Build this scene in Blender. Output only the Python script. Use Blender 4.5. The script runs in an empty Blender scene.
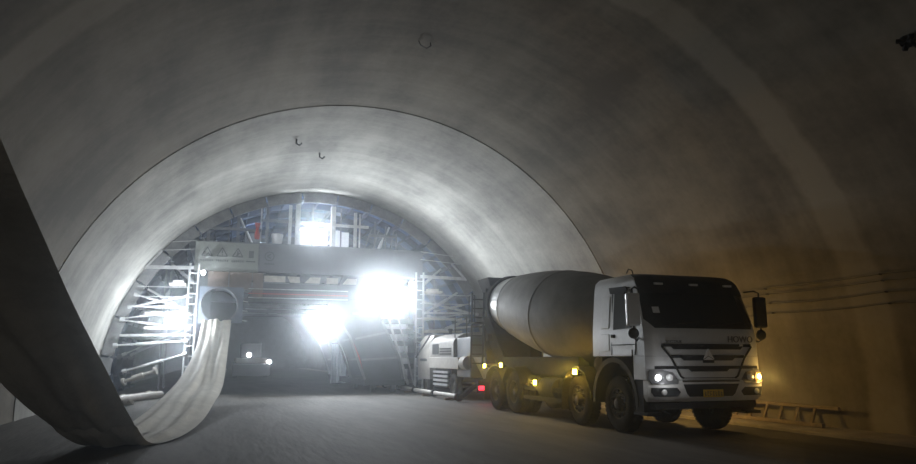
import bpy, bmesh, math, random
from mathutils import Vector, Matrix
random.seed(7)
scene = bpy.context.scene
COL = scene.collection
PI = math.pi

# ------------------------------------------------------------------ camera, world, light, exposure
cam_data = bpy.data.cameras.new('camera')
cam_data.sensor_width = 36.0
cam_data.lens = 36.0 * 700 / 916
cam_data.clip_end = 400
cam = bpy.data.objects.new('camera', cam_data)
COL.objects.link(cam)
cam.location = (0, 0, 1.45)
cam.rotation_euler = (PI / 2 + .179, 0, -.324)
scene.camera = cam

world = bpy.data.worlds.new('world')
scene.world = world
world.use_nodes = True
wn = world.node_tree
wn.nodes['Background'].inputs['Color'].default_value = (.5, .55, .6, 1)
wn.nodes['Background'].inputs['Strength'].default_value = 0.0
vol = wn.nodes.new('ShaderNodeVolumeScatter')          # thin dusty haze in the tunnel air
vol.inputs['Color'].default_value = (.86, .93, 1, 1)
vol.inputs['Density'].default_value = .0058
vol.inputs['Anisotropy'].default_value = .955
wn.links.new(vol.outputs[0], wn.nodes['World Output'].inputs['Volume'])

scene.view_settings.view_transform = 'Standard'
scene.view_settings.look = 'None'
scene.view_settings.gamma = 1
scene.view_settings.use_curve_mapping = False
scene.view_settings.exposure = 0.0
scene.cycles.volume_bounces = 1
scene.cycles.max_bounces = 8
scene.cycles.use_denoising = True

def area_light(name, loc, rot, sx, sy, power, color):
    d = bpy.data.lights.new(name, 'AREA')
    d.shape = 'RECTANGLE'; d.size = sx; d.size_y = sy; d.energy = power; d.color = color
    o = bpy.data.objects.new(name, d); COL.objects.link(o)
    o.location = loc; o.rotation_euler = rot
    return o

def point_light(name, loc, power, color, radius=.1, parent=None):
    d = bpy.data.lights.new(name, 'POINT')
    d.energy = power; d.color = color; d.shadow_soft_size = radius
    o = bpy.data.objects.new(name, d); COL.objects.link(o)
    o.location = loc
    if parent: o.parent = parent
    return o

def spot_light(name, loc, power, color, radius, parent, tilt=0, pan=0, cone=165, blend=.6):
    d = bpy.data.lights.new(name, 'SPOT')
    d.energy = power; d.color = color; d.shadow_soft_size = radius
    d.spot_size = math.radians(cone); d.spot_blend = blend
    o = bpy.data.objects.new(name, d); COL.objects.link(o)
    o.location = loc; o.rotation_euler = (-PI / 2 + tilt, 0, pan)     # beam leaves along -Y
    o.parent = parent
    return o

# added fill light behind the camera, no source is seen there
area_light('rear_fill_light', (1.0, -16, 4.2), (PI / 2, 0, 0), 6, 5, 225, (1.0, .93, .82))

# ------------------------------------------------------------------ mesh helpers
class MB:
    def __init__(s): s.v = []; s.f = []
    def add(s, vs, fs):
        n = len(s.v); s.v += [tuple(p) for p in vs]; s.f += [tuple(i + n for i in f) for f in fs]; return s
    def hexa(s, p):
        return s.add(p, [(0,3,2,1),(4,5,6,7),(0,1,5,4),(1,2,6,5),(2,3,7,6),(3,0,4,7)])
    def box(s, x0, x1, y0, y1, z0, z1):
        return s.hexa([(x0,y0,z0),(x1,y0,z0),(x1,y1,z0),(x0,y1,z0),(x0,y0,z1),(x1,y0,z1),(x1,y1,z1),(x0,y1,z1)])
    def beam(s, p0, p1, w, h=None, up=(0, 0, 1)):
        h = h or w
        p0, p1 = Vector(p0), Vector(p1); d = (p1 - p0).normalized(); u = Vector(up)
        if abs(d.dot(u)) > .98: u = Vector((0, 1, 0))
        r = d.cross(u).normalized(); u = r.cross(d)
        r = r * w / 2; u = u * h / 2
        return s.hexa([p0-r-u, p0+r-u, p0+r+u, p0-r+u, p1-r-u, p1+r-u, p1+r+u, p1-r+u])
    def lathe(s, o, axis, prof, n=24, caps=True, a0=0, a1=None):
        o = Vector(o); ax = Vector(axis).normalized()
        u = Vector((0, 0, 1)) if abs(ax.z) < .9 else Vector((0, 1, 0))
        r = ax.cross(u).normalized(); u = r.cross(ax)
        full = a1 is None
        m = n if full else n + 1
        vs = []
        for t, rad in prof:
            for i in range(m):
                a = (2 * PI * i / n) if full else a0 + (a1 - a0) * i / n
                vs.append(o + ax * t + (r * math.cos(a) + u * math.sin(a)) * rad)
        fs = []
        for k in range(len(prof) - 1):
            for i in range(n):
                j = (i + 1) % m
                fs.append((k*m+i, k*m+j, (k+1)*m+j, (k+1)*m+i))
        if caps and full:
            fs.append(tuple(range(m))[::-1]); fs.append(tuple((len(prof)-1)*m + i for i in range(m)))
        return s.add(vs, fs)
    def cyl(s, p0, p1, r0, r1=None, n=12):
        p0, p1 = Vector(p0), Vector(p1); L = (p1 - p0).length
        return s.lathe(p0, p1 - p0, [(0, r0), (L, r0 if r1 is None else r1)], n)
    def tube(s, pts, r, n=8):
        pts = [Vector(p) for p in pts]; vs = []; fs = []
        pu = None
        for i, p in enumerate(pts):
            d = (pts[min(i+1, len(pts)-1)] - pts[max(i-1, 0)]).normalized()
            if pu is None:
                pu = Vector((0, 0, 1)) if abs(d.z) < .9 else Vector((0, 1, 0))
            rr = d.cross(pu).normalized(); pu = rr.cross(d)
            for k in range(n):
                a = 2 * PI * k / n
                vs.append(p + (rr * math.cos(a) + pu * math.sin(a)) * r)
        for i in range(len(pts) - 1):
            for k in range(n):
                j = (k + 1) % n
                fs.append((i*n+k, i*n+j, (i+1)*n+j, (i+1)*n+k))
        fs.append(tuple(range(n))[::-1]); fs.append(tuple((len(pts)-1)*n + i for i in range(n)))
        return s.add(vs, fs)
    def prism(s, poly, vec):
        n = len(poly); v = Vector(vec)
        vs = [Vector(p) for p in poly] + [Vector(p) + v for p in poly]
        fs = [tuple(range(n))[::-1], tuple(range(n, 2*n))] + [(i, (i+1) % n, n + (i+1) % n, n + i) for i in range(n)]
        return s.add(vs, fs)
    def loft(s, loops, caps=True, closed=True):
        n = len(loops[0]); vs = [p for l in loops for p in l]; fs = []
        for k in range(len(loops) - 1):
            for i in range(n if closed else n - 1):
                j = (i + 1) % n
                fs.append((k*n+i, k*n+j, (k+1)*n+j, (k+1)*n+i))
        if caps:
            fs.append(tuple(range(n))[::-1]); fs.append(tuple((len(loops)-1)*n + i for i in range(n)))
        return s.add(vs, fs)
    def build(s, name, mat, parent=None, bevel=0, smooth=None, off=(0, 0, 0)):
        """one mesh object; coordinates are those of the thing's own origin minus off"""
        me = bpy.data.meshes.new(name)
        o3 = Vector(off)
        me.from_pydata([tuple(Vector(p) - o3) for p in s.v], [], s.f)
        bm = bmesh.new(); bm.from_mesh(me)
        bmesh.ops.recalc_face_normals(bm, faces=bm.faces[:])
        if bevel:
            es = [e for e in bm.edges if len(e.link_faces) == 2 and e.calc_face_angle(0) > .6]
            bmesh.ops.bevel(bm, geom=es, offset=bevel, segments=2, affect='EDGES', profile=.6, clamp_overlap=True)
        bm.to_mesh(me); bm.free()
        if smooth is not None:
            for p in me.polygons: p.use_smooth = True
            me.set_sharp_from_angle(angle=math.radians(smooth))
        me.materials.append(mat)
        o = bpy.data.objects.new(name, me); COL.objects.link(o)
        if parent is not None: o.parent = parent
        return o

def tag(o, label, cat=None, group=None, kind=None):
    o['label'] = label
    if cat: o['category'] = cat
    if group: o['group'] = group
    if kind: o['kind'] = kind
    return o

def thing(name, label, cat, loc=(0, 0, 0), rz=0, group=None):
    o = bpy.data.objects.new(name, None); COL.objects.link(o)
    o.location = loc; o.rotation_euler = (0, 0, rz); o.empty_display_size = .2
    return tag(o, label, cat, group)

def structure(name, label=None, loc=(0, 0, 0)):
    o = bpy.data.objects.new(name, None); COL.objects.link(o); o.location = loc
    o['kind'] = 'structure'
    if label: o['label'] = label
    return o

def shared(proto, parent, loc, name=None):
    o = bpy.data.objects.new(name or proto.name.split('.')[0], proto.data); COL.objects.link(o)
    o.location = loc; o.parent = parent
    return o

# ------------------------------------------------------------------ materials
def mat(name, col, rough=.6, metal=0, var=.25, scale=3.0, bump=0, emit=None, estr=0, spec=.5, stretch=(1, 1, 1), trans=0):
    m = bpy.data.materials.new(name); m.use_nodes = True
    nt = m.node_tree; b = nt.nodes['Principled BSDF']
    b.inputs['Roughness'].default_value = rough; b.inputs['Metallic'].default_value = metal
    b.inputs['Specular IOR Level'].default_value = spec
    if trans: b.inputs['Transmission Weight'].default_value = trans
    g = nt.nodes.new('ShaderNodeNewGeometry'); mp = nt.nodes.new('ShaderNodeMapping'); nz = nt.nodes.new('ShaderNodeTexNoise')
    mp.inputs['Scale'].default_value = stretch
    nt.links.new(g.outputs['Position'], mp.inputs['Vector']); nt.links.new(mp.outputs[0], nz.inputs['Vector'])
    nz.inputs['Scale'].default_value = scale; nz.inputs['Detail'].default_value = 6; nz.inputs['Roughness'].default_value = .65
    r = nt.nodes.new('ShaderNodeValToRGB')
    r.color_ramp.elements[0].position = .3; r.color_ramp.elements[1].position = .7
    r.color_ramp.elements[0].color = tuple(c * (1 - var) for c in col) + (1,)
    r.color_ramp.elements[1].color = tuple(min(1, c * (1 + var)) for c in col) + (1,)
    nt.links.new(nz.outputs['Fac'], r.inputs['Fac']); nt.links.new(r.outputs[0], b.inputs['Base Color'])
    if bump:
        n2 = nt.nodes.new('ShaderNodeTexNoise'); n2.inputs['Scale'].default_value = scale * 6; n2.inputs['Detail'].default_value = 5
        nt.links.new(mp.outputs[0], n2.inputs['Vector'])
        bp = nt.nodes.new('ShaderNodeBump'); bp.inputs['Strength'].default_value = bump; bp.inputs['Distance'].default_value = .05
        nt.links.new(n2.outputs['Fac'], bp.inputs['Height']); nt.links.new(bp.outputs[0], b.inputs['Normal'])
    if emit:
        b.inputs['Emission Color'].default_value = emit + (1,); b.inputs['Emission Strength'].default_value = estr
    return m

def lining_material(name, dark, light, bands):
    """cast concrete: cloudy tone, rubbed streaks running round the arch, lighter smeared strips at construction joints"""
    m = bpy.data.materials.new(name); m.use_nodes = True
    nt = m.node_tree; N = nt.nodes; Lk = nt.links; b = N['Principled BSDF']
    b.inputs['Roughness'].default_value = .8; b.inputs['Specular IOR Level'].default_value = .25
    g = N.new('ShaderNodeNewGeometry')
    def noise(scale, stretch, rot=(0, 0, 0), det=6):
        mp = N.new('ShaderNodeMapping'); mp.inputs['Scale'].default_value = stretch; mp.inputs['Rotation'].default_value = rot
        nz = N.new('ShaderNodeTexNoise'); nz.inputs['Scale'].default_value = scale; nz.inputs['Detail'].default_value = det
        nz.inputs['Roughness'].default_value = .6
        Lk.new(g.outputs['Position'], mp.inputs['Vector']); Lk.new(mp.outputs[0], nz.inputs['Vector'])
        return nz.outputs['Fac']
    def math_(op, a, c):
        k = N.new('ShaderNodeMath'); k.operation = op
        for i, q in enumerate((a, c)):
            if isinstance(q, (int, float)): k.inputs[i].default_value = q
            else: Lk.new(q, k.inputs[i])
        return k.outputs[0]
    cloud = noise(.33, (1, .8, 1)); streak = noise(.9, (.35, 2.2, .35)); diag = noise(.7, (1.3, .28, .6), (.6, .5, .7)); fine = noise(7, (1, 1, 1))
    f = math_('ADD', math_('MULTIPLY', cloud, .85), math_('MULTIPLY', streak, .40))
    f = math_('ADD', f, math_('MULTIPLY', diag, .75)); f = math_('ADD', f, math_('MULTIPLY', fine, .22))
    f = math_('SUBTRACT', f, .645)
    if bands:
        sx = N.new('ShaderNodeSeparateXYZ'); Lk.new(g.outputs['Position'], sx.inputs[0])
        wob = math_('ADD', sx.outputs['Y'], math_('MULTIPLY', noise(.6, (1, .2, 1)), .5))
        for y0, y1, amt in bands:
            mr = N.new('ShaderNodeMapRange'); mr.interpolation_type = 'SMOOTHSTEP'
            mr.inputs['From Min'].default_value = (y1 - y0) / 2 + .12; mr.inputs['From Max'].default_value = (y1 - y0) / 2 - .12
            Lk.new(math_('ABSOLUTE', math_('SUBTRACT', wob, (y0 + y1) / 2 + .25), 0), mr.inputs['Value'])
            f = math_('ADD', f, math_('MULTIPLY', mr.outputs[0], amt))
    r = N.new('ShaderNodeValToRGB')
    r.color_ramp.elements[0].position = .30; r.color_ramp.elements[1].position = .74
    r.color_ramp.elements[0].color = dark + (1,); r.color_ramp.elements[1].color = light + (1,)
    Lk.new(f, r.inputs['Fac']); Lk.new(r.outputs[0], b.inputs['Base Color'])
    bp = N.new('ShaderNodeBump'); bp.inputs['Strength'].default_value = .35; bp.inputs['Distance'].default_value = .06
    Lk.new(math_('ADD', cloud, math_('MULTIPLY', fine, .25)), bp.inputs['Height']); Lk.new(bp.outputs[0], b.inputs['Normal'])
    return m

M = dict(
    lining_old=lining_material('old_lining', (.098, .086, .066), (.25, .226, .18), [(10.1, 10.9, .3), (1.2, 1.9, .3)]),
    lining_new=lining_material('new_lining', (.19, .188, .175), (.43, .425, .395), [(24.3, 24.8, .1)]),
    rock=mat('shotcrete', (.17, .18, .19), .85, 0, .4, 1.2, .8),
    membrane=mat('membrane', (.10, .15, .30), .35, 0, .3, .9, .5),
    floor=mat('muddy_concrete_floor', (.068, .063, .056), .8, 0, .5, .6, .5, stretch=(1.9, .35, 1), spec=.2),
    kerb=mat('kerb_concrete', (.24, .215, .18), .8, 0, .25, 1.4, .3),
    gutter=mat('gutter', (.06, .055, .05), .7, 0, .3, 2),
    white=mat('cab_paint', (.58, .585, .59), .32, 0, .1, 2.5),
    white2=mat('cab_bumper_paint', (.68, .67, .65), .35, 0, .1, 3),
    black=mat('black_plastic', (.02, .021, .023), .7, 0, .3, 5, spec=.08),
    dark=mat('dark_chassis', (.026, .025, .024), .85, 0, .35, 4, spec=.05),
    rubber=mat('tyre_rubber', (.03, .027, .025), .9, 0, .35, 9, .3, spec=.05),
    rim=mat('dusty_rim', (.085, .078, .068), .75, .1, .3, 8, spec=.15),
    glass=mat('windscreen_glass', (.010, .013, .017), .12, 0, 0, 1, spec=.3),
    glass2=mat('side_glass', (.015, .018, .02), .1, 0, 0, 1, spec=.12),
    chrome=mat('chrome', (.75, .75, .76), .18, 1, .05, 3),
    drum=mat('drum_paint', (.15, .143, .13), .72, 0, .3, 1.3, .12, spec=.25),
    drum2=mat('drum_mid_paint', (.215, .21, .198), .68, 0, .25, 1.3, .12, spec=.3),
    drum3=mat('drum_tail_lit_paint', (.48, .49, .48), .4, 0, .15, 2, .05),  # tail section made lighter: the lamp's highlight is put into its colour
    letter=mat('dark_chrome_letter', (.16, .16, .17), .3, .6, .05, 3),
    silver=mat('silver_badge', (.85, .85, .86), .3, 0, .03, 3),
    bezel=mat('headlight_bezel', (.16, .16, .165), .35, .3, .1, 3),
    headlamp=mat('headlamp', (.7, .7, .7), .2, .2, 0, 1),
    headlamp_lit=mat('headlamp_lit', (.9, .9, .9), .2, 0, 0, 1, emit=(.95, .97, 1), estr=4.5),
    amber_off=mat('amber_lens', (.55, .25, .05), .25, 0, .1, 4, emit=(1, .5, .1), estr=.6),
    amber=mat('amber_lit', (.9, .5, .1), .3, 0, 0, 1, emit=(1, .66, .06), estr=70),
    amber2=mat('amber_indicator_lit', (.9, .5, .1), .3, 0, 0, 1, emit=(1, .66, .25), estr=22),
    red=mat('red_lit', (.7, .03, .04), .3, 0, 0, 1, emit=(1, .04, .08), estr=2.0),
    red_paint=mat('red_paint', (.45, .05, .04), .5, 0, .2, 4),
    plate=mat('plate_yellow', (.68, .45, .05), .5, 0, .15, 8),
    ink=mat('ink', (.05, .05, .05), .6, 0, .1, 4),
    steel=mat('trolley_steel', (.16, .17, .185), .55, .3, .3, 2, .15),
    steel_dark=mat('trolley_dark_steel', (.055, .06, .07), .55, .3, .35, 2),
    form=mat('form_panel_steel', (.22, .225, .23), .5, .4, .3, 2.5, .15),
    plate_blue=mat('blue_grey_plate', (.13, .16, .21), .6, .1, .25, 2),
    rib=mat('rib_steel', (.06, .075, .11), .6, .1, .3, 2),
    skin=mat('blue_skin_plate', (.075, .13, .27), .5, .1, .35, 1.1, .3),
    galv=mat('galvanised_tube', (.52, .53, .54), .4, .5, .2, 5),
    plank=mat('pale_plank', (.56, .54, .49), .8, 0, .2, 5),
    rust=mat('rusty_panel', (.16, .125, .10), .75, .1, .35, 3),
    banner=mat('banner_pale', (.22, .235, .22), .7, 0, .12, 2),
    banner2=mat('banner_grey', (.135, .14, .158), .7, 0, .15, 1.5),
    bannerink=mat('banner_ink', (.06, .065, .065), .7, 0, .1, 4),
    duct=mat('duct_fabric', (.52, .495, .435), .8, 0, .14, 2.2, .4),
    sheet=mat('white_sheet', (.75, .76, .78), .8, 0, .1, 2),
    pump=mat('dusty_pump_paint', (.15, .142, .13), .7, 0, .25, 3, .1),
    pump2=mat('pump_pale_panel', (.22, .205, .185), .7, 0, .2, 3),
    pipe=mat('pump_pipe', (.27, .255, .235), .6, .2, .25, 4),
    wood=mat('old_wood', (.20, .155, .105), .85, 0, .3, 5, .2),
    lamp=mat('floodlight_lens', (1, 1, 1), .3, 0, 0, 1, emit=(.92, .96, 1), estr=120),
    lamp_soft=mat('work_lamp_lens', (1, 1, 1), .3, 0, 0, 1, emit=(.92, .96, 1), estr=40),
    cable=mat('black_cable', (.035, .032, .03), .6, 0, .1, 5),
    rubble=mat('rubble', (.2, .185, .16), .9, 0, .3, 3, .4),
)

# ------------------------------------------------------------------ tunnel shell
CX, CZ = 3.88, .35
R_OLD, R_NEW = 8.42, 8.40
def arc_shell(R, y0, y1, a0, a1, na, ny, thick=.35, rough=0, seed=0):
    """solid arch strip: inner skin, outer skin and edges"""
    rnd = random.Random(seed); mb = MB(); vin = []; vo = []
    for j in range(ny + 1):
        y = y0 + (y1 - y0) * j / ny
        for i in range(na + 1):
            a = math.radians(a0 + (a1 - a0) * i / na)
            r = R + (rnd.uniform(-rough, rough) if rough and 0 < i < na else 0)
            vin.append((CX + r * math.cos(a), y, CZ + r * math.sin(a)))
            vo.append((CX + (R + thick) * math.cos(a), y, CZ + (R + thick) * math.sin(a)))
    n = na + 1; T = len(vin); fs = []
    for j in range(ny):
        for i in range(na):
            a_, b_, c_, d_ = j*n+i, j*n+i+1, (j+1)*n+i+1, (j+1)*n+i
            fs.append((a_, b_, c_, d_)); fs.append((T+a_, T+d_, T+c_, T+b_))
    for j in range(ny):
        for i in (0, na):
            fs.append((j*n+i, (j+1)*n+i, T+(j+1)*n+i, T+j*n+i))
    for j in (0, ny):
        for i in range(na):
            fs.append((j*n+i, j*n+i+1, T+j*n+i+1, T+j*n+i))
    return mb.add(vin + vo, fs)

A_FOOT = -3.5
ceiling = structure('ceiling', 'grey concrete tunnel vault cast in rings')
wall_left = structure('wall_left', 'curved concrete tunnel side wall behind the hanging fabric duct')
wall_right = structure('wall_right', 'curved concrete tunnel side wall beside the parked mixer truck')
rings = [(-18, -8, 'old', 0), (-8, 1.5, 'old', 0), (1.5, 10.5, 'old', 0), (10.5, 19.5, 'old', 0), (19.5, 31.0, 'new', 0)]
for y0, y1, k, s in rings:
    R = R_OLD if k == 'old' else R_NEW
    m = M['lining_' + k]
    arc_shell(R, y0, y1, 30, 150, 60, 6).build('lining_ring', m, ceiling, smooth=30)
    arc_shell(R, y0, y1, 150, 180 - A_FOOT, 18, 6).build('wall_panel', m, wall_left, smooth=30)
    arc_shell(R, y0, y1, A_FOOT, 30, 18, 6).build('wall_panel', m, wall_right, smooth=30)
# rough sprayed rock and blue waterproof sheet past the end of the cast lining
arc_shell(8.75, 31.02, 45, 28, 152, 50, 22, rough=.09, seed=1).build('waterproof_sheet', M['membrane'], ceiling, smooth=60)
arc_shell(8.75, 31.02, 45, 152.05, 183.5, 12, 22, rough=.07, seed=2).build('waterproof_sheet', M['membrane'], wall_left, smooth=60)
arc_shell(8.75, 31.02, 45, -3.5, 27.95, 12, 22, rough=.07, seed=3).build('waterproof_sheet', M['membrane'], wall_right, smooth=60)
arc_shell(8.8, 45.02, 110, 30, 150, 40, 60, rough=.12, seed=4).build('rock_vault', M['rock'], ceiling, smooth=60)
arc_shell(8.8, 45.02, 110, 150.05, 183.5, 12, 60, rough=.1, seed=5).build('rock_side', M['rock'], wall_left, smooth=60)
arc_shell(8.8, 45.02, 110, -3.5, 29.95, 12, 60, rough=.1, seed=6).build('rock_side', M['rock'], wall_right, smooth=60)
mb = MB(); poly = [(CX + 9.1 * math.cos(math.radians(a)), 110, CZ + 9.1 * math.sin(math.radians(a))) for a in range(-3, 184, 6)]
mb.prism(poly, (0, .4, 0)); o = mb.build('wall_back', M['rock']); o['kind'] = 'structure'

# floor: gently uneven slab, with the drain slot and pale walkway strip along the right wall
mb = MB(); NX, NY = 40, 120; vs = []
rnd = random.Random(3)
for j in range(NY + 1):
    for i in range(NX + 1):
        vs.append((-5.2 + 16.2 * i / NX, -18 + 129 * j / NY, rnd.uniform(-.012, 0)))
mb.add(vs, [(j*(NX+1)+i, j*(NX+1)+i+1, (j+1)*(NX+1)+i+1, (j+1)*(NX+1)+i) for j in range(NY) for i in range(NX)])
mb.box(-5.2, 11.0, -18, 111, -.4, -.05)
floor = mb.build('floor', M['floor'], smooth=40); floor['kind'] = 'structure'
tag(MB().box(11.0, 13.1, -18, 111, -.42, -.2).build('gutter_bed', M['gutter'], floor), 'dark drain slot beside the kerb')
o = MB().box(11.16, 12.42, -18, 31, -.19, .04).build('trim_1', M['kerb'], bevel=.015); o['kind'] = 'structure'; o['label'] = 'pale concrete kerb strip along the right tunnel wall'
o = MB().box(11.16, 12.7, 31.05, 110, -.19, .02).build('trim_2', M['kerb']); o['kind'] = 'structure'

# ------------------------------------------------------------------ concrete mixer truck
TO = Vector((8.85, 11.3, 0))
truck = thing('mixer_truck', 'white-cabbed eight-wheel concrete mixer truck with big dusty grey drum and lit amber side lamps', 'truck', TO)

def interp(z, tab):
    if z <= tab[0][0]: return tab[0][1]
    for (a, va), (b, vb) in zip(tab, tab[1:]):
        if z <= b: return va + (vb - va) * (z - a) / (b - a)
    return tab[-1][1]
FY = [(.66, .10), (.74, .03), (.98, 0), (1.04, .02), (1.08, .045), (1.7, .06), (2.0, .09), (2.3, .19), (2.82, .38), (2.98, .47), (3.08, .62), (3.13, .85)]
HW = [(.66, 1.2), (.75, 1.25), (1.9, 1.245), (2.1, 1.235), (2.9, 1.165), (3.05, 1.13), (3.13, 1.02)]
def hw(z): return interp(z, HW)
def S(x, z):
    c = max(0, abs(x) / hw(z) - .74) / .26
    return interp(z, FY) + .15 * c ** 2.2
def cab_loop(z, yb, n=22):
    h = hw(z); pts = []
    for i in range(n + 1):
        t = -1 + 2 * i / n
        x = h * math.copysign(abs(t) ** .8, t)
        pts.append((x, S(x, z), z))
    pts += [(h, (S(h, z) + yb) / 2, z), (h, yb - .06, z), (h - .06, yb, z), (-h + .06, yb, z), (-h, yb - .06, z), (-h, (S(h, z) + yb) / 2, z)]
    return pts
zs = [1.5, 1.6, 1.75, 1.9, 2.0, 2.1, 2.3, 2.55, 2.82, 2.95, 3.03, 3.09, 3.13]
cab = MB().loft([cab_loop(z, 2.2) for z in zs]).build('cab_body', M['white'], truck, smooth=35)
MB().loft([cab_loop(z, .66) for z in (1.06, 1.1, 1.3, 1.495)]).build('cab_lower_front', M['white'], truck, smooth=35)
MB().loft([cab_loop(z, .36) for z in (.66, .70, .74, .82, .9, .98, 1.02, 1.045)]).build('bumper', M['white2'], truck, smooth=40)

def patch(lz, off, thick, nx=16, nz=6):
    """panel hugging the cab front: lz = [(z, xleft, xright), ...]"""
    mb = MB(); rows = []
    zt = lz[0][0]; zb = lz[-1][0]
    L = [(z, a) for z, a, b in lz]; Rr = [(z, b) for z, a, b in lz]
    allz = sorted(set([z for z, _ in L] + [zt + (zb - zt) * k / nz for k in range(nz + 1)]))
    fr = []; bk = []
    for z in allz:
        a, b = interp(z, L), interp(z, Rr)
        for i in range(nx + 1):
            x = a + (b - a) * i / nx
            fr.append((x, S(x, z) - off, z)); bk.append((x, S(x, z) - off + thick, z))
    n = nx + 1; T = len(fr); fs = []
    for j in range(len(allz) - 1):
        for i in range(nx):
            q = (j*n+i, j*n+i+1, (j+1)*n+i+1, (j+1)*n+i)
            fs.append(q); fs.append(tuple(T + k for k in q[::-1]))
        for i in (0, nx):
            fs.append((j*n+i, (j+1)*n+i, T+(j+1)*n+i, T+j*n+i))
    for j in (0, len(allz) - 1):
        for i in range(nx):
            fs.append((j*n+i, j*n+i+1, T+j*n+i+1, T+j*n+i))
    return mb.add(fr + bk, fs)

ws = patch([(2.02, -1.06, 1.06), (2.2, -1.2, 1.2), (2.76, -1.155, 1.155)], .012, .03, 24, 10).build('windscreen', M['glass'], truck, smooth=30)
patch([(2.31, -1.03, -.90), (2.43, -1.03, -.90)], .018, .004, 3, 2).build('windscreen_sticker', M['sheet'], ws)
for x0, x1 in ((-.92, -.05), (.05, .92)):
    mb = MB(); mb.tube([(x0, S(x0, 2.04) - .03, 2.05), (x0 + .1, S(x0 + .1, 2.08) - .035, 2.08), (x1 - .08, S(x1, 2.14) - .03, 2.15)], .012, 6)
    mb.build('wiper', M['black'], truck)
vis = patch([(2.70, -1.165, 1.165), (2.95, -1.145, 1.145), (3.08, -1.09, 1.09), (3.125, -1.02, 1.02)], .03, .05, 24, 10).build('sun_visor', M['black'], truck, smooth=40)
for x in (-.78, .0, .78):
    MB().box(x - .09, x + .09, S(x, 2.9) - .075, S(x, 2.9) - .03, 2.87, 2.91).build('clearance_lamp', M['headlamp'], vis)
# grille: three slots, each thicker in the middle, inside a tapering dark outline
for k, (z, hwid, inner) in enumerate(((1.70, .98, .78), (1.49, .80, .58), (1.285, 1.12, .44))):
    mb = patch([(z - .028, -hwid, hwid), (z + .028, -hwid, hwid)], .010, .02, 24, 2)
    b2 = patch([(z - .075, -inner + .05, inner - .05), (z - .03, -inner, inner), (z + .0, -inner - .06, inner + .06)], .012, .02, 20, 3)
    mb.add(b2.v, b2.f); mb.build('grille_slot', M['black'], truck)
for sx in (-1, 1):
    pts = [(sx * .985, 1.68), (sx * .80, 1.46), (sx * .62, 1.12), (sx * .56, 1.09)]
    mb = MB()
    for (xa, za), (xb, zb_) in zip(pts, pts[1:]):
        mb.beam((xa, S(xa, za) - .012, za), (xb, S(xb, zb_) - .012, zb_), .03, .02, up=(0, -1, 0))
    mb.build('grille_outline', M['black'], truck)
patch([(1.085, -.6, .6), (1.1, -.6, .6)], .008, .012, 12, 1).build('grille_outline', M['black'], truck)
patch([(1.02, -.62, .62), (1.045, -.62, .62)], .025, .02, 12, 1).build('bumper_chrome_strip', M['chrome'], truck)
# triangular three-piece badge
zc = 1.50; yb = S(0, zc) - .03; mb = MB()
for k in range(3):
    a = PI / 2 + k * 2 * PI / 3; a2 = a + 2 * PI / 3
    p = [(0, 0), (.155 * math.cos(a), .155 * math.sin(a)), (.155 * math.cos(a2), .155 * math.sin(a2))]
    c = (sum(q[0] for q in p) / 3, sum(q[1] for q in p) / 3)
    p = [(c[0] + (q[0] - c[0]) * .86, c[1] + (q[1] - c[1]) * .86) for q in p]
    mb.prism([(q[0], yb, zc + q[1]) for q in p], (0, .03, 0))
mb.build('badge', M['silver'], truck, bevel=.006)
MB().box(-.12, .12, yb + .012, yb + .03, 1.37, 1.47).build('badge_base', M['black'], truck)

def lettering(txt, size, x, z, material, parent, depth=.006, yoff=-.02, name='lettering'):
    cu = bpy.data.curves.new(name, 'FONT'); cu.body = txt; cu.size = size; cu.extrude = depth; cu.align_x = 'CENTER'
    to = bpy.data.objects.new('tmp_text', cu); COL.objects.link(to)
    bpy.context.view_layer.update()
    me = bpy.data.meshes.new_from_object(to.evaluated_get(bpy.context.evaluated_depsgraph_get()))
    bpy.data.objects.remove(to)
    me.materials.clear(); me.materials.append(material)
    o = bpy.data.objects.new(name, me); COL.objects.link(o); o.parent = parent
    o.location = (x, S(x, z) + yoff, z); o.rotation_euler = (PI / 2, 0, 0)
    return o
lettering('HOWO', .175, .74, 1.762, M['letter'], truck)
lettering('SINOTRUK', .075, -.72, 1.745, M['letter'], truck, .003, -.012)
lettering('380', .06, .74, 1.685, M['silver'], truck, .003, -.022)
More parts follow.
